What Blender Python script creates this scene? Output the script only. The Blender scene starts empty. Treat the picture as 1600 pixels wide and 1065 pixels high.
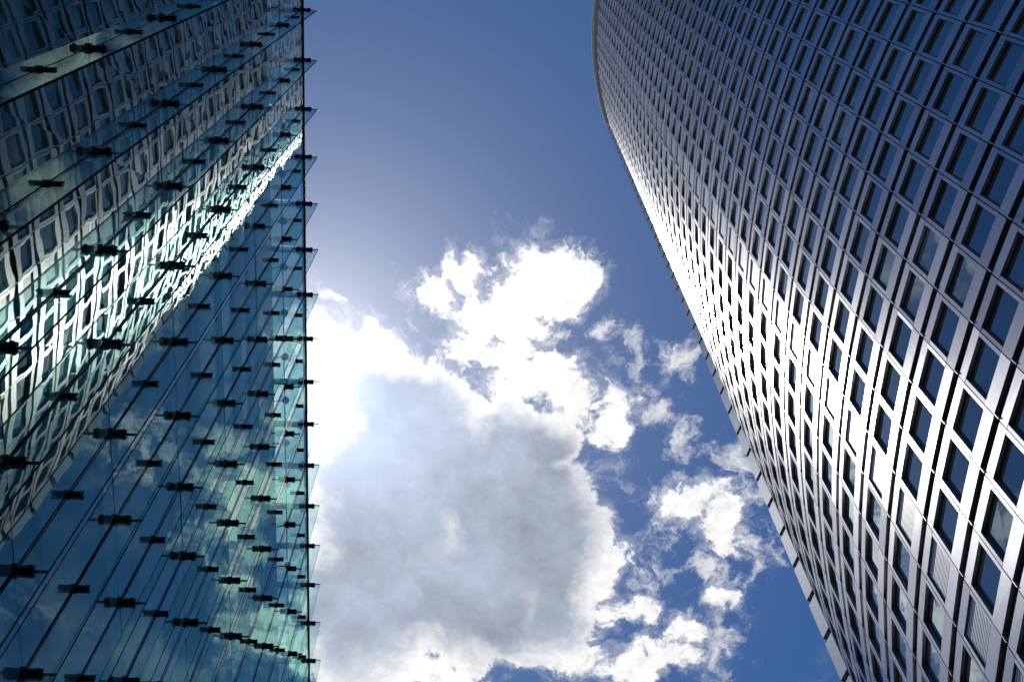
import bpy, math, random
from mathutils import Matrix, Vector

random.seed(7)
scene = bpy.context.scene
COL = scene.collection
R = math.radians

# ------------------------------------------------------------------ camera
EYE = 1.6
cam_d = bpy.data.cameras.new("camera")
cam_d.sensor_width = 36.0
cam_d.lens = 49.5
cam_d.clip_start = 0.1
cam_d.clip_end = 5000.0
cam = bpy.data.objects.new("camera", cam_d)
COL.objects.link(cam)
rot = Matrix(((0.9992913410, -0.0325319663, -0.0189337498),
              (-0.0368303652, -0.9488814498, -0.3134765037),
              (-0.0077678769, 0.3139516927, -0.9494071807)))
cam.matrix_world = Matrix.Translation((0, 0, EYE)) @ rot.to_4x4()
scene.camera = cam

# ------------------------------------------------------------------ exposure
vs = scene.view_settings
vs.view_transform = 'Standard'
vs.look = 'None'
vs.exposure = 0.0
vs.gamma = 1.0
vs.use_curve_mapping = False
scene.cycles.max_bounces = 12
scene.cycles.glossy_bounces = 8
scene.cycles.transparent_max_bounces = 24
scene.cycles.sample_clamp_indirect = 8.0

# ------------------------------------------------------------------ sun
SUN = Vector((-0.138, 0.360, 1.0)).normalized()
sun_d = bpy.data.lights.new("sun", 'SUN')
sun_d.energy = 2.2
sun_d.angle = R(0.5)
sun_d.color = (1.0, 0.96, 0.90)
sun = bpy.data.objects.new("sun", sun_d)
COL.objects.link(sun)
sun.rotation_euler = SUN.to_track_quat('Z', 'Y').to_euler()
sun.location = SUN * 400
SUN_EL = math.asin(SUN.z)
SUN_ROT = math.atan2(SUN.x, SUN.y) % (2 * math.pi)


# ------------------------------------------------------------------ node helpers
class NT:
    def __init__(self, tree):
        self.t = tree

    def n(self, kind, **props):
        node = self.t.nodes.new(kind)
        for k, v in props.items():
            setattr(node, k, v)
        return node

    def put(self, sock, v):
        if isinstance(v, bpy.types.NodeSocket):
            self.t.links.new(v, sock)
        else:
            sock.default_value = v

    def m(self, op, a, b=None, c=None, clamp=False):
        node = self.n('ShaderNodeMath', operation=op, use_clamp=clamp)
        self.put(node.inputs[0], a)
        if b is not None:
            self.put(node.inputs[1], b)
        if c is not None:
            self.put(node.inputs[2], c)
        return node.outputs[0]

    def v(self, op, a, b=None):
        node = self.n('ShaderNodeVectorMath', operation=op)
        self.put(node.inputs[0], a)
        if b is not None:
            if op == 'SCALE':
                self.put(node.inputs['Scale'], b)
            else:
                self.put(node.inputs[1], b)
        return node.outputs['Value' if op in ('LENGTH', 'DOT_PRODUCT') else 'Vector']

    def noise(self, vec, scale, detail=2.0, rough=0.5, dist=0.0, color=False, lac=2.0):
        node = self.n('ShaderNodeTexNoise')
        self.put(node.inputs['Vector'], vec)
        node.inputs['Scale'].default_value = scale
        node.inputs['Detail'].default_value = detail
        node.inputs['Roughness'].default_value = rough
        node.inputs['Lacunarity'].default_value = lac
        node.inputs['Distortion'].default_value = dist
        return node.outputs['Color' if color else 'Fac']

    def step(self, x, lo, hi, a=0.0, b=1.0):
        node = self.n('ShaderNodeMapRange', interpolation_type='SMOOTHSTEP')
        self.put(node.inputs[0], x)
        node.inputs[1].default_value = lo
        node.inputs[2].default_value = hi
        node.inputs[3].default_value = a
        node.inputs[4].default_value = b
        return node.outputs[0]

    def mix(self, f, a, b):
        node = self.n('ShaderNodeMix', data_type='RGBA')
        self.put(node.inputs[0], f)
        self.put(node.inputs[6], a)
        self.put(node.inputs[7], b)
        return node.outputs[2]


# ------------------------------------------------------------------ sky with clouds
# cloud fields live on a flat cloud deck high overhead: (x/z, y/z) of the view direction,
# each entry is one puff: centre x, centre y, half width, half length on that deck
WHITE = [(0.0345, 0.2763, 0.0353, 0.0271), (0.0676, 0.2776, 0.0226, 0.0246), (-0.0126, 0.2779, 0.0212, 0.0172), (-0.0335, 0.2919, 0.0198, 0.0148), (0.007, 0.3019, 0.0403, 0.026), (0.0232, 0.289, 0.0331, 0.0248), (0.0519, 0.2954, 0.0308, 0.0224), (0.0266, 0.3161, 0.0286, 0.0161), (-0.0147, 0.3226, 0.0105, 0.0161), (0.0429, 0.3612, 0.0411, 0.0269), (0.0728, 0.3783, 0.0413, 0.0314), (0.0979, 0.3905, 0.0156, 0.021), (-0.0318, 0.3715, 0.0387, 0.0197), (-0.09, 0.3479, 0.0408, 0.023), (-0.056, 0.3723, 0.0532, 0.0208), (-0.1235, 0.349, 0.0288, 0.0256), (-0.0746, 0.4685, 0.1343, 0.1068), (0.0144, 0.4492, 0.0694, 0.0886), (0.0474, 0.5255, 0.0659, 0.0632), (-0.0941, 0.5876, 0.0771, 0.0532), (-0.0121, 0.5762, 0.0822, 0.0411), (0.0925, 0.5326, 0.0213, 0.0355), (0.0849, 0.4852, 0.015, 0.0323), (0.0154, 0.3382, 0.0336, 0.0142), (0.0708, 0.4856, 0.0201, 0.0334), (0.1642, 0.4578, 0.0299, 0.0186), (0.1912, 0.4816, 0.0201, 0.0278), (0.1832, 0.5699, 0.036, 0.0151), (0.1538, 0.5913, 0.0388, 0.0212), (0.1237, 0.607, 0.0312, 0.0178), (0.1992, 0.5462, 0.0205, 0.015), (-0.0526, 0.6156, 0.0674, 0.0239), (0.0607, 0.5943, 0.0362, 0.0236), (-0.1338, 0.422, 0.0392, 0.087), (0.1304, 0.5513, 0.0153, 0.0144), (-0.2105, 0.534, 0.0606, 0.0809), (-0.2463, 0.4258, 0.044, 0.0321), (-0.32, 0.62, 0.09, 0.08)]
THIN = [(0.1296, 0.3894, 0.022, 0.021), (0.1554, 0.407, 0.0221, 0.0239), (0.0866, 0.3216, 0.0172, 0.0131), (0.0534, 0.3278, 0.0287, 0.0152), (0.1166, 0.3408, 0.0144, 0.0204), (0.1961, 0.4216, 0.0247, 0.0269), (-0.1091, 0.3059, 0.0142, 0.007), (0.1336, 0.5227, 0.0304, 0.0227), (0.1399, 0.4668, 0.025, 0.0443), (0.2174, 0.4919, 0.0252, 0.0393), (0.1999, 0.5839, 0.0259, 0.0295), (0.1674, 0.4659, 0.0475, 0.0331), (0.2023, 0.4924, 0.0302, 0.045), (0.2061, 0.451, 0.0299, 0.0185), (0.1867, 0.5181, 0.0304, 0.0255), (0.1573, 0.3369, 0.0164, 0.0256), (0.1455, 0.3398, 0.0193, 0.0204), (0.1783, 0.5729, 0.0464, 0.0263), (0.26, 0.42, 0.05, 0.05), (0.31, 0.4, 0.04, 0.05), (0.27, 0.32, 0.04, 0.04)]
CORE = [(-0.0458, 0.4032, 0.0635, 0.0372), (0.0179, 0.4064, 0.0392, 0.0319), (0.0565, 0.5028, 0.0353, 0.0509), (-0.0559, 0.3775, 0.0581, 0.0261), (-0.0944, 0.4746, 0.0398, 0.0898), (0.0477, 0.4159, 0.0246, 0.0213), (0.008, 0.5611, 0.0511, 0.0349), (-0.0745, 0.4739, 0.0747, 0.0726), (-0.0109, 0.4286, 0.064, 0.0487), (0.0257, 0.4871, 0.0652, 0.0791), (-0.0332, 0.5452, 0.0967, 0.0579), (0.0685, 0.5419, 0.0306, 0.0345), (-0.0942, 0.5529, 0.0458, 0.064), (0.0491, 0.4481, 0.0297, 0.0272)]


world = bpy.data.worlds.new("World")
scene.world = world
world.use_nodes = True
W = NT(world.node_tree)
bg = world.node_tree.nodes['Background']
sky = W.n('ShaderNodeTexSky', sky_type='NISHITA')
sky.sun_disc = False
sky.sun_elevation = SUN_EL
sky.sun_rotation = SUN_ROT
sky.altitude = 200
sky.air_density = 1.0
sky.dust_density = 0.02
sky.ozone_density = 10.0
geo = W.n('ShaderNodeTexCoord')
d = geo.outputs['Generated']
sep = W.n('ShaderNodeSeparateXYZ')
W.put(sep.inputs[0], d)
zz = W.m('MAXIMUM', sep.outputs[2], 0.05)
cmb = W.n('ShaderNodeCombineXYZ')
W.put(cmb.inputs[0], W.m('DIVIDE', sep.outputs[0], zz))
W.put(cmb.inputs[1], W.m('DIVIDE', sep.outputs[1], zz))
q = cmb.outputs[0]
w1 = W.v('SCALE', W.v('SUBTRACT', W.noise(q, 13.0, 7.0, 0.6, color=True), (0.5, 0.5, 0.5)), 0.075)
qw = W.v('ADD', q, w1)


def field(puffs, qv):
    acc = None
    for (x, y, rx, ry) in puffs:
        dv = W.v('MULTIPLY', W.v('SUBTRACT', qv, (x, y, 0)), (1 / rx, 1 / ry, 0))
        e = W.m('SUBTRACT', 1.0, W.v('LENGTH', dv))
        if acc is None:
            acc = e
        else:
            acc = W.m('SMOOTH_MAX', acc, e, 0.25)
    return acc


fbm = W.m('SUBTRACT', W.noise(qw, 20.0, 13.0, 0.66), 0.5)
fine = W.m('SUBTRACT', W.noise(qw, 90.0, 8.0, 0.6), 0.5)
big = W.m('SUBTRACT', W.noise(q, 9.0, 3.0, 0.5), 0.5)
fw = field(WHITE, qw)
w2 = W.v('SCALE', W.v('SUBTRACT', W.noise(q, 10.0, 6.0, 0.55, color=True), (0.5, 0.5, 0.5)), 0.10)
fc = field(CORE, W.v('ADD', q, w2))
dw = W.m('ADD', W.m('MAXIMUM', fw, -1.5), W.m('ADD', W.m('MULTIPLY', fbm, 3.2), W.m('ADD', W.m('MULTIPLY', fine, 0.7), W.m('ADD', W.m('MULTIPLY', big, 0.6), W.m('MULTIPLY', W.m('MAXIMUM', W.m('ADD', fc, 0.25), 0.0), 1.6)))))
a_w = W.step(dw, 0.0, 0.42)
fringe = W.m('SUBTRACT', W.noise(W.v('MULTIPLY', qw, (1.0, 0.72, 1.0)), 60.0, 9.0, 0.7), 0.5)
a_s = W.m('MULTIPLY', W.step(W.m('ADD', dw, W.m('MULTIPLY', fringe, 2.2)), -0.42, 0.75), 0.5)
ft = field(THIN, qw)
fil = W.m('SUBTRACT', W.noise(qw, 48.0, 9.0, 0.68), 0.52)
dt = W.m('ADD', W.m('MULTIPLY', W.m('MAXIMUM', ft, -1.5), 0.8), W.m('MULTIPLY', fil, 3.4))
a_t = W.m('MULTIPLY', W.step(dt, 0.05, 1.0), 0.75)
# clouds away from the part of the sky in the picture
far = W.m('SUBTRACT', W.noise(qw, 4.2, 10.0, 0.6), 0.54)
dq = W.v('LENGTH', W.v('MULTIPLY', W.v('SUBTRACT', q, (0.02, 0.30, 0)), (1 / 0.36, 1 / 0.42, 0)))
a_f = W.m('MULTIPLY', W.step(far, 0.0, 0.14), W.step(dq, 0.95, 1.25))
alpha = W.m('MAXIMUM', W.m('MAXIMUM', W.m('MAXIMUM', a_w, a_s), a_t), a_f)
# thickness of the cloud: the thick body lets less light through than its rims
core = W.m('ADD', fc, W.m('ADD', W.m('MULTIPLY', fbm, 1.6), W.m('MULTIPLY', big, 0.6)))
thick = W.m('MAXIMUM', W.step(core, -0.42, 0.50), W.m('MULTIPLY', W.step(far, 0.10, 0.3), W.step(dq, 0.95, 1.25)))
# angle to the sun: droplets and dust scatter light forward
cs = W.m('MAXIMUM', W.v('DOT_PRODUCT', W.v('NORMALIZE', d), tuple(SUN)), 0.0)
ang = W.m('ARCCOSINE', W.m('MINIMUM', cs, 0.999999))
aur = W.m('ADD', W.m('MULTIPLY', W.m('EXPONENT', W.m('MULTIPLY', ang, -1 / 0.066)), 1.0),
          W.m('MULTIPLY', W.m('EXPONENT', W.m('MULTIPLY', ang, -1 / 0.15)), 0.24))
SKY_S = 0.080
hue = W.n('ShaderNodeHueSaturation')
hue.inputs['Saturation'].default_value = 1.15
W.put(hue.inputs['Color'], sky.outputs[0])
sky_c = W.v('ADD', W.v('SCALE', hue.outputs[0], SKY_S), W.v('SCALE', (1.0, 0.98, 0.95), aur))
white = W.v('SCALE', (1.0, 0.992, 0.985), W.m('ADD', W.m('ADD', 0.90, W.m('MULTIPLY', W.m('ADD', fbm, fine), 0.75)), W.m('MULTIPLY', aur, 1.5)))
tex = W.m('MULTIPLY', W.m('ADD', W.m('ADD', W.m('MULTIPLY', fbm, 0.8), W.m('MULTIPLY', fine, 0.25)), W.m('MULTIPLY', big, 1.3)), 0.55)
grey_l = W.m('ADD', W.m('ADD', 0.385, tex), W.m('MULTIPLY', aur, 0.9))
grey = W.v('SCALE', (0.82, 0.94, 1.18), grey_l)
cloud_c = W.mix(thick, white, grey)
final = W.mix(alpha, sky_c, cloud_c)
W.put(bg.inputs['Color'], final)
bg.inputs['Strength'].default_value = 1.0
world.cycles.sampling_method = 'MANUAL'
world.cycles.sample_map_resolution = 512


# ------------------------------------------------------------------ materials
def material(name):
    mt = bpy.data.materials.new(name)
    mt.use_nodes = True
    n = NT(mt.node_tree)
    mt.node_tree.nodes.remove(mt.node_tree.nodes['Principled BSDF'])
    out = [x for x in mt.node_tree.nodes if x.type == 'OUTPUT_MATERIAL'][0]
    return mt, n, out


def rnd_socket(n):
    a = n.n('ShaderNodeAttribute', attribute_name="rnd")
    oi = n.n('ShaderNodeObjectInfo')
    return n.m('FRACT', n.m('ADD', a.outputs['Fac'], oi.outputs['Random']))


def principled(name, color, rough=0.5, metal=0.0, var=0.0, bump=None, spec=0.5):
    mt, n, out = material(name)
    p = n.n('ShaderNodeBsdfPrincipled')
    p.inputs['Roughness'].default_value = rough
    p.inputs['Metallic'].default_value = metal
    p.inputs['Specular IOR Level'].default_value = spec
    tc = n.n('ShaderNodeTexCoord')
    nz = n.noise(tc.outputs['Object'], 3.0, 6.0, 0.6)
    k = n.m('ADD', 1.0, n.m('MULTIPLY', n.m('SUBTRACT', nz, 0.5), var))
    n.put(p.inputs['Base Color'], n.v('SCALE', tuple(color[:3]), k))
    if bump:
        b = n.n('ShaderNodeBump')
        b.inputs['Strength'].default_value = bump[1]
        b.inputs['Distance'].default_value = 0.02
        n.put(b.inputs['Height'], n.noise(tc.outputs['Object'], bump[0], 5.0, 0.6))
        n.put(p.inputs['Normal'], b.outputs[0])
    n.put(out.inputs[0], p.outputs[0])
    return mt


def schlick(n, f0, normal=None):
    g = n.n('ShaderNodeNewGeometry')
    nn = normal if normal is not None else g.outputs['Normal']
    c = n.m('ABSOLUTE', n.v('DOT_PRODUCT', nn, g.outputs['Incoming']), clamp=True)
    k = n.m('POWER', n.m('SUBTRACT', 1.0, c, clamp=True), 5.0)
    return n.m('ADD', f0, n.m('MULTIPLY', k, 1.0 - f0), clamp=True)


def brushed_metal():
    mt, n, out = material("brushed_steel")
    p = n.n('ShaderNodeBsdfPrincipled')
    p.inputs['Metallic'].default_value = 1.0
    r = rnd_socket(n)
    tc = n.n('ShaderNodeTexCoord')
    st = n.v('MULTIPLY', tc.outputs['Object'], (90.0, 90.0, 2.0))
    fine = n.m('SUBTRACT', n.noise(st, 1.0, 3.0, 0.6), 0.5)
    soft = n.m('SUBTRACT', n.noise(tc.outputs['Object'], 1.3, 5.0, 0.6), 0.5)
    lum = n.m('ADD', 1.0, n.m('ADD', n.m('MULTIPLY', n.m('SUBTRACT', r, 0.5), 0.22),
                              n.m('ADD', n.m('MULTIPLY', fine, 0.22), n.m('MULTIPLY', soft, 0.16))))
    n.put(p.inputs['Base Color'], n.v('SCALE', (0.42, 0.415, 0.435), lum))
    n.put(p.inputs['Roughness'], n.m('ADD', 0.31, n.m('ADD', n.m('MULTIPLY', fine, 0.16), n.m('MULTIPLY', n.m('SUBTRACT', r, 0.5), 0.10))))
    b = n.n('ShaderNodeBump')
    b.inputs['Strength'].default_value = 0.08
    b.inputs['Distance'].default_value = 0.02
    n.put(b.inputs['Height'], n.noise(n.v('MULTIPLY', tc.outputs['Object'], (0.9, 0.9, 0.7)), 1.0, 2.0, 0.5))
    n.put(p.inputs['Normal'], b.outputs[0])
    n.put(out.inputs[0], p.outputs[0])
    return mt


def tower_glass():
    mt, n, out = material("office_window_glass")
    r = rnd_socket(n)
    tc = n.n('ShaderNodeTexCoord')
    b = n.n('ShaderNodeBump')
    b.inputs['Strength'].default_value = 0.10
    b.inputs['Distance'].default_value = 0.02
    off = n.n('ShaderNodeCombineXYZ')
    n.put(off.inputs[0], n.m('MULTIPLY', r, 57.0))
    n.put(b.inputs['Height'], n.noise(n.v('ADD', tc.outputs['Object'], off.outputs[0]), 0.8, 1.5, 0.5))
    dif = n.n('ShaderNodeBsdfDiffuse')
    blind = n.m('GREATER_THAN', r, 0.965)
    n.put(dif.inputs['Color'], n.mix(blind, (0.010, 0.016, 0.022, 1), (0.13, 0.14, 0.14, 1)))
    gl = n.n('ShaderNodeBsdfGlossy')
    gl.inputs['Roughness'].default_value = 0.0
    gl.inputs['Color'].default_value = (0.80, 0.95, 1.0, 1)
    n.put(gl.inputs['Normal'], b.outputs[0])
    mx = n.n('ShaderNodeMixShader')
    n.put(mx.inputs[0], schlick(n, 0.27))
    n.put(mx.inputs[1], dif.outputs[0])
    n.put(mx.inputs[2], gl.outputs[0])
    n.put(out.inputs[0], mx.outputs[0])
    return mt


def screen_glass(name, f0, tint, wave, refl_tint=(0.84, 1.0, 0.91, 1), spread=1.0):
    mt, n, out = material(name)
    gl = n.n('ShaderNodeBsdfGlossy')
    gl.inputs['Roughness'].default_value = 0.0
    gl.inputs['Color'].default_value = refl_tint
    if wave:
        r = rnd_socket(n)
        g = n.n('ShaderNodeNewGeometry')
        off = n.n('ShaderNodeCombineXYZ')
        n.put(off.inputs[0], n.m('MULTIPLY', r, 83.0))
        pos = n.v('ADD', n.v('MULTIPLY', g.outputs['Position'], (1.0, 1.0, 0.75)), off.outputs[0])
        h = n.m('ADD', n.noise(pos, 0.9, 1.0, 0.4), n.m('MULTIPLY', n.noise(pos, 2.8, 1.0, 0.4), 0.26))
        b = n.n('ShaderNodeBump')
        b.inputs['Strength'].default_value = 1.0
        b.inputs['Distance'].default_value = wave
        n.put(b.inputs['Height'], h)
        n.put(gl.inputs['Normal'], b.outputs[0])
    tr = n.n('ShaderNodeBsdfTransparent')
    tr.inputs['Color'].default_value = tint
    f = schlick(n, f0)
    if wave:                       # both faces of the pane reflect
        f = n.m('DIVIDE', n.m('MULTIPLY', f, 2.0), n.m('ADD', f, 1.0))
    mx = n.n('ShaderNodeMixShader')
    n.put(mx.inputs[0], f)
    n.put(mx.inputs[1], tr.outputs[0])
    n.put(mx.inputs[2], gl.outputs[0])
    n.put(out.inputs[0], mx.outputs[0])
    return mt


def transparent(name, tint):
    mt, n, out = material(name)
    tr = n.n('ShaderNodeBsdfTransparent')
    tr.inputs['Color'].default_value = tint
    n.put(out.inputs[0], tr.outputs[0])
    return mt


M = {
    'steel': brushed_metal(),
    'pale': principled("pale_aluminium", (0.62, 0.62, 0.63), 0.42, 1.0, 0.15),
    'wing': principled("satin_corner_panel", (0.58, 0.585, 0.60), 0.45, 0.6, 0.3),
    'coping': principled("white_coping", (0.80, 0.80, 0.79), 0.5, 0.0, 0.15),
    'gap': principled("dark_joint", (0.012, 0.011, 0.015), 0.7, 0.0, 0.4, spec=0.15),
    'groove': principled("groove_metal", (0.010, 0.010, 0.015), 0.7, 0.0, 0.3, spec=0.1),
    'frame': principled("window_frame_metal", (0.022, 0.020, 0.026), 0.42, 0.0, 0.3),
    'winglass': tower_glass(),
    'slat': principled("grille_aluminium", (0.55, 0.56, 0.57), 0.40, 0.7, 0.15),
    'body': principled("tower_body", (0.16, 0.16, 0.17), 0.7, 0.0, 0.3),
    'screen': screen_glass("screen_glass", 0.042, (0.48, 0.68, 0.70, 1), 0.0018),
    'screen_back': transparent("screen_glass_inner_face", (0.95, 0.99, 0.985, 1)),
    'fin': screen_glass("fin_glass", 0.04, (0.84, 0.95, 0.94, 1), 0.0),
    'fin_edge': principled("fin_glass_edge", (0.006, 0.018, 0.022), 0.5, 0.0, 0.2, spec=0.0),
    'iron': principled("dark_cast_steel", (0.012, 0.013, 0.015), 0.45, 0.6, 0.4, bump=(40, 0.2)),
    'seal': principled("black_silicone", (0.008, 0.010, 0.012), 0.5, 0.0, 0.3),
    'rail': principled("dark_rail", (0.016, 0.017, 0.022), 0.4, 0.3, 0.3),
    'inner': principled("inner_wall_glass", (0.022, 0.080, 0.078), 0.14, 0.0, 0.6, spec=0.5),
    'upstand': principled("roof_upstand_panel", (0.045, 0.085, 0.14), 0.45, 0.0, 0.25),
    'slab': principled("pale_slab_edge", (0.42, 0.48, 0.46), 0.6, 0.0, 0.25),
    'bracket': principled("grey_bracket", (0.10, 0.15, 0.19), 0.45, 0.4, 0.2),
    'lamp': principled("lamp_housing", (0.10, 0.14, 0.17), 0.4, 0.3, 0.2),
    'concrete': principled("concrete", (0.28, 0.28, 0.27), 0.85, 0.0, 0.3, bump=(12, 0.3)),
    'paving': principled("paving", (0.10, 0.10, 0.098), 0.8, 0.0, 0.4, bump=(6, 0.3)),
    'asphalt': principled("asphalt", (0.055, 0.055, 0.057), 0.9, 0.0, 0.5, bump=(60, 0.4)),
}


# ------------------------------------------------------------------ mesh builder
class MB:
    def __init__(self):
        self.v, self.f, self.mi, self.r, self.mats = [], [], [], [], []

    def slot(self, key):
        if key not in self.mats:
            self.mats.append(key)
        return self.mats.index(key)

    def face(self, pts, key, r=0.0):
        b = len(self.v)
        self.v.extend(tuple(p) for p in pts)
        self.f.append(tuple(range(b, b + len(pts))))
        self.mi.append(self.slot(key))
        self.r.append(r)

    def box(self, fr, u0, u1, n0, n1, z0, z1, key, r=None, skip=(), keys=None, tilt=0.0):
        """fr: frame (origin, u, n, z); skip / keys: faces by name u-,u+,n-,n+,z-,z+"""
        if r is None:
            r = random.random()
        o, U, N, Z = fr
        c = [o + U * a + N * b + Z * e for e in (z0, z1) for b in (n0, n1) for a in (u0, u1)]
        if tilt:                  # panels are never hung perfectly true
            for i in (2, 3, 6, 7):
                c[i] = c[i] + N * random.uniform(-tilt, tilt)
        b0 = len(self.v)
        self.v.extend(tuple(p) for p in c)
        fl = (U.cross(N)).dot(Z) < 0
        for nm, ix in (('z-', (0, 2, 3, 1)), ('z+', (4, 5, 7, 6)), ('n-', (0, 1, 5, 4)),
                       ('n+', (2, 6, 7, 3)), ('u-', (0, 4, 6, 2)), ('u+', (1, 3, 7, 5))):
            if nm in skip:
                continue
            if fl:
                ix = ix[::-1]
            self.f.append(tuple(b0 + i for i in ix))
            self.mi.append(self.slot((keys or {}).get(nm, key)))
            self.r.append(r)

    def tube(self, p0, p1, rad, key, seg=10, rad2=None, r=0.0):
        p0, p1 = Vector(p0), Vector(p1)
        ax = (p1 - p0).normalized()
        a = ax.orthogonal().normalized()
        b = ax.cross(a)
        rad2 = rad if rad2 is None else rad2
        b0 = len(self.v)
        for p, rr in ((p0, rad), (p1, rad2)):
            for i in range(seg):
                t = 2 * math.pi * i / seg
                self.v.append(tuple(p + (a * math.cos(t) + b * math.sin(t)) * rr))
        s = self.slot(key)
        for i in range(seg):
            j = (i + 1) % seg
            self.f.append((b0 + i, b0 + j, b0 + seg + j, b0 + seg + i))
        self.f.append(tuple(b0 + i for i in range(seg))[::-1])
        self.f.append(tuple(b0 + seg + i for i in range(seg)))
        self.mi.extend([s] * (seg + 2))
        self.r.extend([r] * (seg + 2))

    def prism(self, poly, z0, z1, key, r=0.0):
        n = len(poly)
        b0 = len(self.v)
        for z in (z0, z1):
            self.v.extend((p[0], p[1], z) for p in poly)
        s = self.slot(key)
        for i in range(n):
            j = (i + 1) % n
            self.f.append((b0 + i, b0 + j, b0 + n + j, b0 + n + i))
        self.f.append(tuple(b0 + i for i in range(n))[::-1])
        self.f.append(tuple(b0 + n + i for i in range(n)))
        self.mi.extend([s] * (n + 2))
        self.r.extend([r] * (n + 2))

    def mesh(self, name):
        me = bpy.data.meshes.new(name)
        me.from_pydata(self.v, [], self.f)
        for k in self.mats:
            me.materials.append(M[k])
        me.polygons.foreach_set('material_index', self.mi)
        at = me.attributes.new("rnd", 'FLOAT', 'FACE')
        at.data.foreach_set('value', self.r)
        me.update()
        return me

    def build(self, name, parent=None, label=None, kind=None, loc=None):
        o = bpy.data.objects.new(name, self.mesh(name))
        return link(o, parent, label, kind, loc)


def link(o, parent=None, label=None, kind=None, loc=None):
    COL.objects.link(o)
    if parent is not None:
        o.parent = parent
    if label:
        o['label'] = label
    if kind:
        o['kind'] = kind
    if loc is not None:
        o.location = loc
    return o


def copy(o, parent, mat):
    c = o.copy()
    COL.objects.link(c)
    c.parent = parent
    c.matrix_local = mat
    return c


def thing(name, label, cat, loc=(0, 0, 0)):
    o = bpy.data.objects.new(name, None)
    COL.objects.link(o)
    o.location = loc
    o['label'] = label
    o['category'] = cat
    return o


X, Y, Z = Vector((1, 0, 0)), Vector((0, 1, 0)), Vector((0, 0, 1))
cam_inv = cam.matrix_world.inverted()


def in_picture(p, margin=0.06):
    """Rough size of a point's surroundings in the picture: 0 outside the frame, else 1 / distance."""
    c = cam_inv @ Vector(p)
    if c.z > -0.1:
        return 0.0
    x = c.x / -c.z * 49.5 / 18.0
    y = c.y / -c.z * 49.5 / 18.0
    if abs(x) > 1 + margin or abs(y) > 681 / 1024 + margin:
        return 0.0
    return 1.0 / c.length


# ------------------------------------------------------------------ ground
g = MB()
g.face([(-700, -700, 0), (700, -700, 0), (700, 700, 0), (-700, 700, 0)], 'paving')
g.build('ground', kind='structure')
g = MB()
g.face([(2.6, -300, 0.004), (9.6, -300, 0.004), (9.6, 300, 0.004), (2.6, 300, 0.004)], 'asphalt')
g.build('road', kind='structure')
for nm, x0, x1 in (('kerb', 2.35, 2.6), ('kerb', 9.6, 9.85)):
    g = MB()
    g.box((Vector((0, 0, 0)), X, Y, Z), x0, x1, -300, 300, 0.0, 0.13, 'concrete')
    g.build(nm, kind='structure')

# ================================================================== OFFICE TOWER
S = 3.6                       # storey height
CX, CY, RAD = 14.496 * S, 5.118 * S, 10.696 * S
BAY = 0.4434 / 10.696         # angle of one bay
TH0 = R(4.58) + 7 * BAY       # first joint, at the far corner
NB = 29
PH = 0.84 * S + EYE           # height of a groove bottom
FLOORS = 54
GH, WB, WT = 0.47, 1.23, 3.06  # groove top, window sill, window head above a groove bottom
STRIP = 0.135
H_TOP = PH + (FLOORS - 0.3) * S

tower = thing('office_tower', 'tall curved office tower clad in brushed steel bands with a grid of recessed windows',
              'tower', (CX, CY, 0))
T_OFF = Vector((CX, CY, 0))


def joint(j, rad=RAD):
    t = TH0 - j * BAY
    return Vector((-rad * math.cos(t), rad * math.sin(t), 0))   # relative to the tower origin


def bay_frame(j, z):
    a, b = joint(j), joint(j + 1)
    u = (b - a).normalized()
    n = Vector((u.y, -u.x, 0))
    if n.dot(a) < 0:
        n = -n
    return (a + Z * z, u, n, Z), (b - a).length


GRILLE_BAY = 8
clad, groove = MB(), MB()
window_spots, grille_spots = [], []
for k in range(-1, FLOORS):
    z = PH + k * S
    for j in range(NB):
        fr, w = bay_frame(j, z)
        gp = 0.018
        side = {'u-': 'gap', 'u+': 'gap'}  # shade inside the joints is put into the colour of the panel sides
        rf = random.random()
        zt = S if k < FLOORS - 1 else S - 0.1
        tilt = lambda: random.uniform(-0.003, 0.003)
        t = tilt()
        clad.box(fr, gp, w - gp, -0.12, t, GH, WB, 'steel', random.random(), skip=('n-',), keys=side, tilt=0.0035)
        t = tilt()
        clad.box(fr, gp, w - gp, -0.12, t, WT, zt, 'steel', random.random(), skip=('n-',), keys=side, tilt=0.0035)
        t = tilt()
        clad.box(fr, gp, STRIP, -0.14, t, WB + 0.012, WT - 0.012, 'steel', random.random(), skip=('n-',), keys={'u-': 'gap'}, tilt=0.001)
        t = tilt()
        clad.box(fr, w - STRIP, w - gp, -0.14, t, WB + 0.012, WT - 0.012, 'steel', random.random(), skip=('n-',), keys={'u+': 'gap'}, tilt=0.001)
        # small bracket crossing the groove beside each joint
        clad.box(fr, 0.03, 0.055, -0.115, 0.02, 0.08, GH - 0.01, 'pale', 0.3)
        # backing
        groove.box(fr, -0.004, w + 0.004, -0.34, -0.115, -(S - WT) + 0.01, WB - 0.01, 'groove', rf, skip=('n-', 'u-', 'u+'))
        groove.box(fr, -STRIP + 0.01, STRIP - 0.01, -0.33, -0.03, WB - 0.012, WT + 0.012, 'gap', rf, skip=('n-',))
        (grille_spots if j == GRILLE_BAY else window_spots).append((k, j))
o = clad.build('steel_cladding', tower)
o = groove.build('shadow_gap', tower)

_, W0 = bay_frame(0, 0)
UW0, UW1 = STRIP, W0 - STRIP


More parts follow.
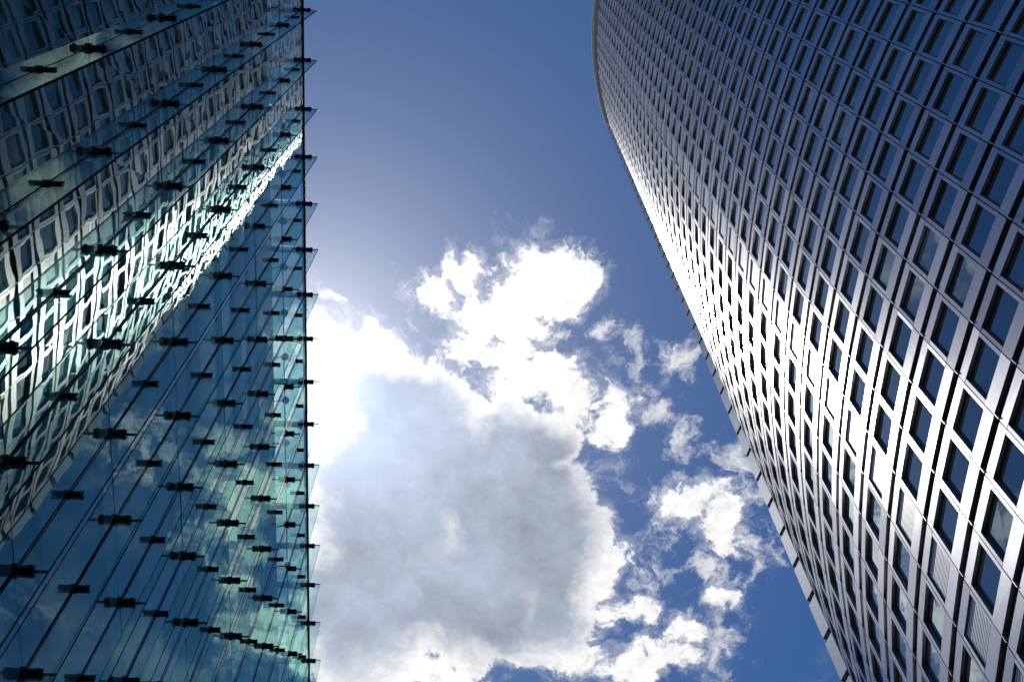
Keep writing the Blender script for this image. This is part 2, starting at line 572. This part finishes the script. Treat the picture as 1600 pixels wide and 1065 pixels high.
def frame_mb(mb, fr):
    t = 0.04
    mb.box(fr, UW0, UW1, -0.30, -0.105, WB - 0.004, WB + t, 'frame', 0.2)
    mb.box(fr, UW0, UW1, -0.30, -0.105, WT - t, WT + 0.004, 'frame', 0.2)
    mb.box(fr, UW0 - 0.004, UW0 + t, -0.30, -0.105, WB + t, WT - t, 'frame', 0.2)
    mb.box(fr, UW1 - t, UW1 + 0.004, -0.30, -0.105, WB + t, WT - t, 'frame', 0.2)


def pane_mb(mb, fr):
    t = 0.035
    e = [random.uniform(-0.004, 0.004) for _ in range(4)]
    o, U, N, ZZ = fr
    pts = []
    for (u, z), dn in zip(((UW0 + t, WB + t), (UW1 - t, WB + t), (UW1 - t, WT - t), (UW0 + t, WT - t)), e):
        pts.append(o + U * u + ZZ * z + N * (-0.138 + dn))
    if (pts[1] - pts[0]).cross(pts[2] - pts[0]).dot(N) < 0:
        pts = pts[::-1]
    mb.face(pts, 'winglass', random.random())


LOCAL = (Vector((0, 0, 0)), X, Y, Z)


def frame_matrix(fr):
    o, U, N, ZZ = fr
    m = Matrix.Identity(4)
    for i, a in enumerate((U, N, ZZ)):
        for r_ in range(3):
            m[r_][i] = a[r_]
    for r_ in range(3):
        m[r_][3] = o[r_]
    return m


def spot_rank(sp):
    fr, w = bay_frame(sp[1], PH + sp[0] * S)
    p = fr[0] + fr[1] * (w / 2) + Z * 2.1 + T_OFF
    return -in_picture(p)


window_spots.sort(key=spot_rank)
U_DIR = bay_frame(3, 0)[0]
HAND = 1 if U_DIR[1].cross(U_DIR[2]).dot(Z) > 0 else -1
LOC_FR = (Vector((0, 0, 0)), X, Y * HAND, Z)


def place_mat(k, j):
    fr, w = bay_frame(j, PH + k * S)
    return frame_matrix((fr[0], fr[1], fr[2] * HAND, Z))


fm = MB()
frame_mb(fm, LOC_FR)
win0 = fm.build('window', tower)
panes = []
for i in range(5):
    pm = MB()
    pane_mb(pm, LOC_FR)
    panes.append(pm.mesh('pane'))
pane0 = link(bpy.data.objects.new('pane', panes[0]), win0)
for i, (k, j) in enumerate(window_spots[:100]):
    mt = place_mat(k, j)
    if i == 0:
        win0.matrix_local = mt
        continue
    c = copy(win0, tower, mt)
    pc = copy(pane0, c, Matrix.Identity(4))
    pc.data = panes[i % 5]
fm, pm = MB(), MB()
for (k, j) in window_spots[100:]:
    fr, w = bay_frame(j, PH + k * S)
    frame_mb(fm, fr)
    pane_mb(pm, fr)
wrest = fm.build('window', tower, kind='stuff')
pm.build('pane', wrest, kind='stuff')

# ventilation grilles: one bay has slats instead of glass on every floor
gm = MB()
frame_mb(gm, LOC_FR)
gm.box(LOC_FR, UW0 + 0.05, UW1 - 0.05, -0.29, -0.20, WB + 0.045, WT - 0.045, 'gap')
NS = 15
for i in range(NS):
    zc = WB + 0.06 + (i + 0.5) * (WT - WB - 0.12) / NS
    gm.box(LOC_FR, UW0 + 0.056, UW1 - 0.056, -0.105, -0.055, zc - 0.032, zc + 0.032, 'slat')
grille0 = None
for k, j in grille_spots:
    mt = place_mat(k, j)
    if grille0 is None:
        grille0 = gm.build('ventilation_grille', tower)
        grille0.matrix_local = mt
    else:
        copy(grille0, tower, mt)

# smooth wing panels down the far corner, one per storey
wm = MB()
wm.prism([(0.14, 0.78), (0.275, 0.40), (-0.012, 0.012), (-0.215, 0.62)], GH, S - 0.02, 'wing', 0.4)
wm.prism([(0.13, 0.76), (0.26, 0.39), (-0.005, 0.03), (-0.205, 0.612)], GH - 0.015, GH - 0.002, 'frame', 0.4)  # thin bottom cap, its dark colour stands in for shade on the underside
wing0 = None
for k in range(-1, FLOORS):
    mt = Matrix.Translation(joint(0) + Z * (PH + k * S))
    if wing0 is None:
        wing0 = wm.build('corner_panel', tower)
        wing0.matrix_local = mt
    else:
        copy(wing0, tower, mt)

# roof parapet standing out past the facade
pm = MB()
for j in range(NB):
    fr, w = bay_frame(j, 0)
    pm.box(fr, 0, w, -0.5, 0.52, H_TOP, H_TOP + 0.5, 'coping', random.random(), skip=('u-', 'u+') if 0 < j < NB - 1 else ())
    pm.box(fr, 0, w, -0.5, 0.30, H_TOP - 0.6, H_TOP - 0.002, 'coping', random.random(), skip=('u-', 'u+') if 0 < j < NB - 1 else ())
pm.build('roof_parapet', tower)

# solid body behind the facade
poly = [tuple(joint(j, RAD - 0.36).xy) for j in range(NB + 1)]
a, b = joint(0, RAD - 0.36), joint(NB, RAD - 0.36)
poly += [(b.x + 22, b.y + 2), (a.x + 26, a.y - 4)]
bm_ = MB()
bm_.prism(poly, 0, H_TOP - 0.7, 'body')
bm_.build('tower_core', tower)

# ================================================================== GLASS BUILDING
D = 3.7
HL = 7.45 * D + EYE
FIN0 = 0.955 * D
FB = 0.2544 * D
GAP = 0.70
I0, I1 = -9, 22               # fin numbers
Y0, Y1 = FIN0 + I0 * FB, FIN0 + I1 * FB
PITCH = 0.785 * D
glassb = thing('glass_building', 'green glass building with point-fixed glass fins and dark clamps, mirroring the steel tower opposite',
               'building', (-D, 0, 0))
WF = (Vector((0, 0, 0)), X, Y, Z)     # relative to the building origin: x = 0 is the screen's outer face


def pane_boxes(mb, y0, y1, z0, z1):
    e = [random.uniform(-0.005, 0.005) for _ in range(4)]
    r = random.random()
    f = [Vector((e[0], y0, z0)), Vector((e[1], y1, z0)), Vector((e[2], y1, z1)), Vector((e[3], y0, z1))]
    bk = [p - X * 0.016 for p in f]
    mb.face(f, 'screen', r)
    mb.face(bk[::-1], 'screen_back', r)
    for i in range(4):
        j = (i + 1) % 4
        mb.face([f[j], f[i], bk[i], bk[j]], 'fin_edge', r)


levels = [HL - i * PITCH for i in range(0, 11)]
levels = [z for z in levels if z > 0.3] + [0.05]
pane_spots = []
for i in range(I0, I1):
    for a, b in zip(levels[:-1], levels[1:]):
        y0, y1 = FIN0 + i * FB, FIN0 + (i + 1) * FB
        pane_spots.append((y0, y1, b, a))
def pane_rank(s):
    v = [in_picture((-D, y, z)) for y in (s[0], (s[0] + s[1]) / 2, s[1]) for z in (s[2], (s[2] + s[3]) / 2, s[3])]
    return -max(v)
pane_spots.sort(key=pane_rank)
gpn = 0.007
for s_ in pane_spots[:100]:
    mb = MB()
    pane_boxes(mb, s_[0] + gpn, s_[1] - gpn, s_[2] + gpn, s_[3] - gpn)
    mb.build('glass_pane', glassb)
mb = MB()
for s_ in pane_spots[100:]:
    pane_boxes(mb, s_[0] + gpn, s_[1] - gpn, s_[2] + gpn, s_[3] - gpn)
mb.build('glass_pane', glassb, kind='stuff')

# black sealant between the panes
mb = MB()
for i in range(I0, I1 + 1):
    y = FIN0 + i * FB
    mb.box(WF, -0.018, -0.004, y - 0.0065, y + 0.0065, 0.05, HL, 'seal', 0.1)
for z in levels[1:]:
    for i in range(I0, I1):
        mb.box(WF, -0.0175, -0.0045, FIN0 + i * FB + 0.0066, FIN0 + (i + 1) * FB - 0.0066, z - 0.0065, z + 0.0065, 'seal', 0.1)
mb.build('sealant_joint', glassb, kind=None)

# glass fins, one per bay, and clamps at every half pane
FD = 0.27
mb = MB()
cuts = [0.05] + levels[:-1][::-1]
for a, b in zip(cuts[:-1], cuts[1:]):
    mb.box(WF, 0.012, FD, -0.012, 0.012, a + 0.006, b - 0.006, 'fin', 0.2,
           keys={'u+': 'fin_edge', 'u-': 'fin_edge', 'z+': 'fin_edge', 'z-': 'fin_edge'})
    mb.box(WF, 0.014, FD - 0.004, -0.006, 0.006, a - 0.006, a + 0.006, 'seal', 0.1)
fin_mesh = mb.mesh('glass_fin')
fin0 = None
for i in range(I0, I1 + 1):
    y = FIN0 + i * FB
    if fin0 is None:
        fin0 = link(bpy.data.objects.new('glass_fin', fin_mesh), glassb, loc=(0, y, 0))
    else:
        copy(fin0, glassb, Matrix.Translation((0, y, 0)))


def clamp(mb, o, big):
    fr = (o, X, Y, Z)
    if big:
        for s in (-1, 1):
            mb.box(fr, 0.006, 0.165, s * 0.0265 - 0.0155, s * 0.0265 + 0.0155, -0.026, 0.026, 'iron')
            mb.tube(o + Vector((0.130, s * 0.040, 0)), o + Vector((0.130, s * 0.056, 0)), 0.016, 'iron', 8)
        mb.box(fr, 0.03, 0.160, -0.0108, 0.0108, -0.026, 0.026, 'iron')
        mb.tube(o + Vector((0.002, 0, 0)), o + Vector((0.030, 0, 0)), 0.062, 'iron', 14)
        mb.tube(o + Vector((0.030, 0, 0)), o + Vector((0.048, 0, 0)), 0.056, 'iron', 14, 0.040)
    else:
        for s in (-1, 1):
            mb.box(fr, 0.006, 0.135, s * 0.0215 - 0.0112, s * 0.0215 + 0.0112, -0.019, 0.019, 'iron')
            mb.tube(o + Vector((0.135, s * 0.023, -0.022)), o + Vector((0.135, s * 0.023, 0.022)), 0.0125, 'iron', 8)
        mb.box(fr, 0.03, 0.130, -0.0108, 0.0108, -0.018, 0.018, 'iron')
        mb.tube(o + Vector((0.002, 0, 0)), o + Vector((0.032, 0, 0)), 0.046, 'iron', 14)


meshes = {}
for big in (True, False):
    mb = MB()
    clamp(mb, Vector((0, 0, 0)), big)
    meshes[big] = mb.mesh('clamp')
clamp_spots = []
for i in range(I0, I1 + 1):
    for n in range(0, 21):
        z = HL - n * PITCH / 2
        if n == 0:
            z -= 0.05
        if z < 0.4:
            continue
        clamp_spots.append((FIN0 + i * FB, z, n % 2 == 0))
clamp_spots.sort(key=lambda s: -in_picture((-D, s[0], s[1])))
protos = {}
for y, z, big in clamp_spots[:100]:
    if big not in protos:
        protos[big] = link(bpy.data.objects.new('clamp', meshes[big]), glassb, loc=(0, y, z))
    else:
        copy(protos[big], glassb, Matrix.Translation((0, y, z)))
mb = MB()
for y, z, big in clamp_spots[100:]:
    clamp(mb, Vector((0, y, z)), big)
mb.build('clamp', glassb, kind='stuff')

# top rail of the screen
mb = MB()
mb.box(WF, -0.055, 0.020, Y0, Y1, HL + 0.002, HL + 0.075, 'rail', 0.2)
mb.build('top_rail', glassb)

# brackets tying the screen back to the roof, and small spotlights in the gap
mb = MB()
mb.box(WF, -GAP + 0.002, -0.060, -0.045, 0.045, -0.085, 0.045, 'bracket', 0.2)
mb.box(WF, -0.13, -0.0605, -0.075, 0.075, -0.12, 0.075, 'bracket', 0.5)
br0 = None
lm = MB()
lm.tube((0, 0, 0), (0, 0, 0.075), 0.030, 'lamp', 14, 0.075)
lm.tube((0, 0, 0.075), (0, 0, 0.100), 0.078, 'lamp', 18)
lm.tube((-0.075, 0, 0.06), (-0.30, 0.02, 0.03), 0.013, 'lamp', 8)
lm.box((Vector((0, 0, 0)), X, Y, Z), -0.34, -0.30, -0.04, 0.05, -0.05, 0.09, 'lamp', 0.2)
sp0 = None
for i in range(I0, I1 + 1):
    y = FIN0 + i * FB
    mt = Matrix.Translation((0, y, HL - 0.06))
    if br0 is None:
        br0 = mb.build('bracket', glassb)
        br0.matrix_local = mt
    else:
        copy(br0, glassb, mt)
    mt = Matrix.Translation((-GAP + 0.34, y - FB * 0.72, HL - 0.55))
    if sp0 is None:
        sp0 = lm.build('spotlight', glassb)
        sp0.matrix_local = mt
    else:
        copy(sp0, glassb, mt)

# inner wall behind the screen: dark glass with pale slab edges, panelled roof upstand on top
mb = MB()
mb.box(WF, -16, -GAP, Y0, Y1, 0.0, HL - 2.75, 'inner', 0.2)
mb.build('inner_wall', glassb)
mb = MB()
mb.box(WF, -16, -GAP + 0.03, Y0 - 0.01, Y1 + 0.01, HL - 2.749, HL + 0.02, 'upstand', 0.2)
mb.build('roof_upstand', glassb)
mb = MB()
for n in range(1, 8):
    z = HL - 2.75 - (n - 0.75) * 3.55
    if z < 1:
        break
    mb.box(WF, -GAP - 0.02, -GAP + 0.05, Y0 + 0.02, Y1 - 0.02, z - 0.55, z, 'slab', 0.4)
    mb.box(WF, -GAP - 0.02, -GAP + 0.04, Y0 + 0.02, Y1 - 0.02, z - 1.9, z - 1.72, 'slab', 0.4)
mb.build('slab_edge', glassb)
mb = MB()
for yy in (Y0, Y1):
    mb.box(WF, -GAP + 0.032, -0.056, yy - 0.04, yy + 0.04, 0.0, HL, 'upstand', 0.4)
mb.build('end_wall', glassb)
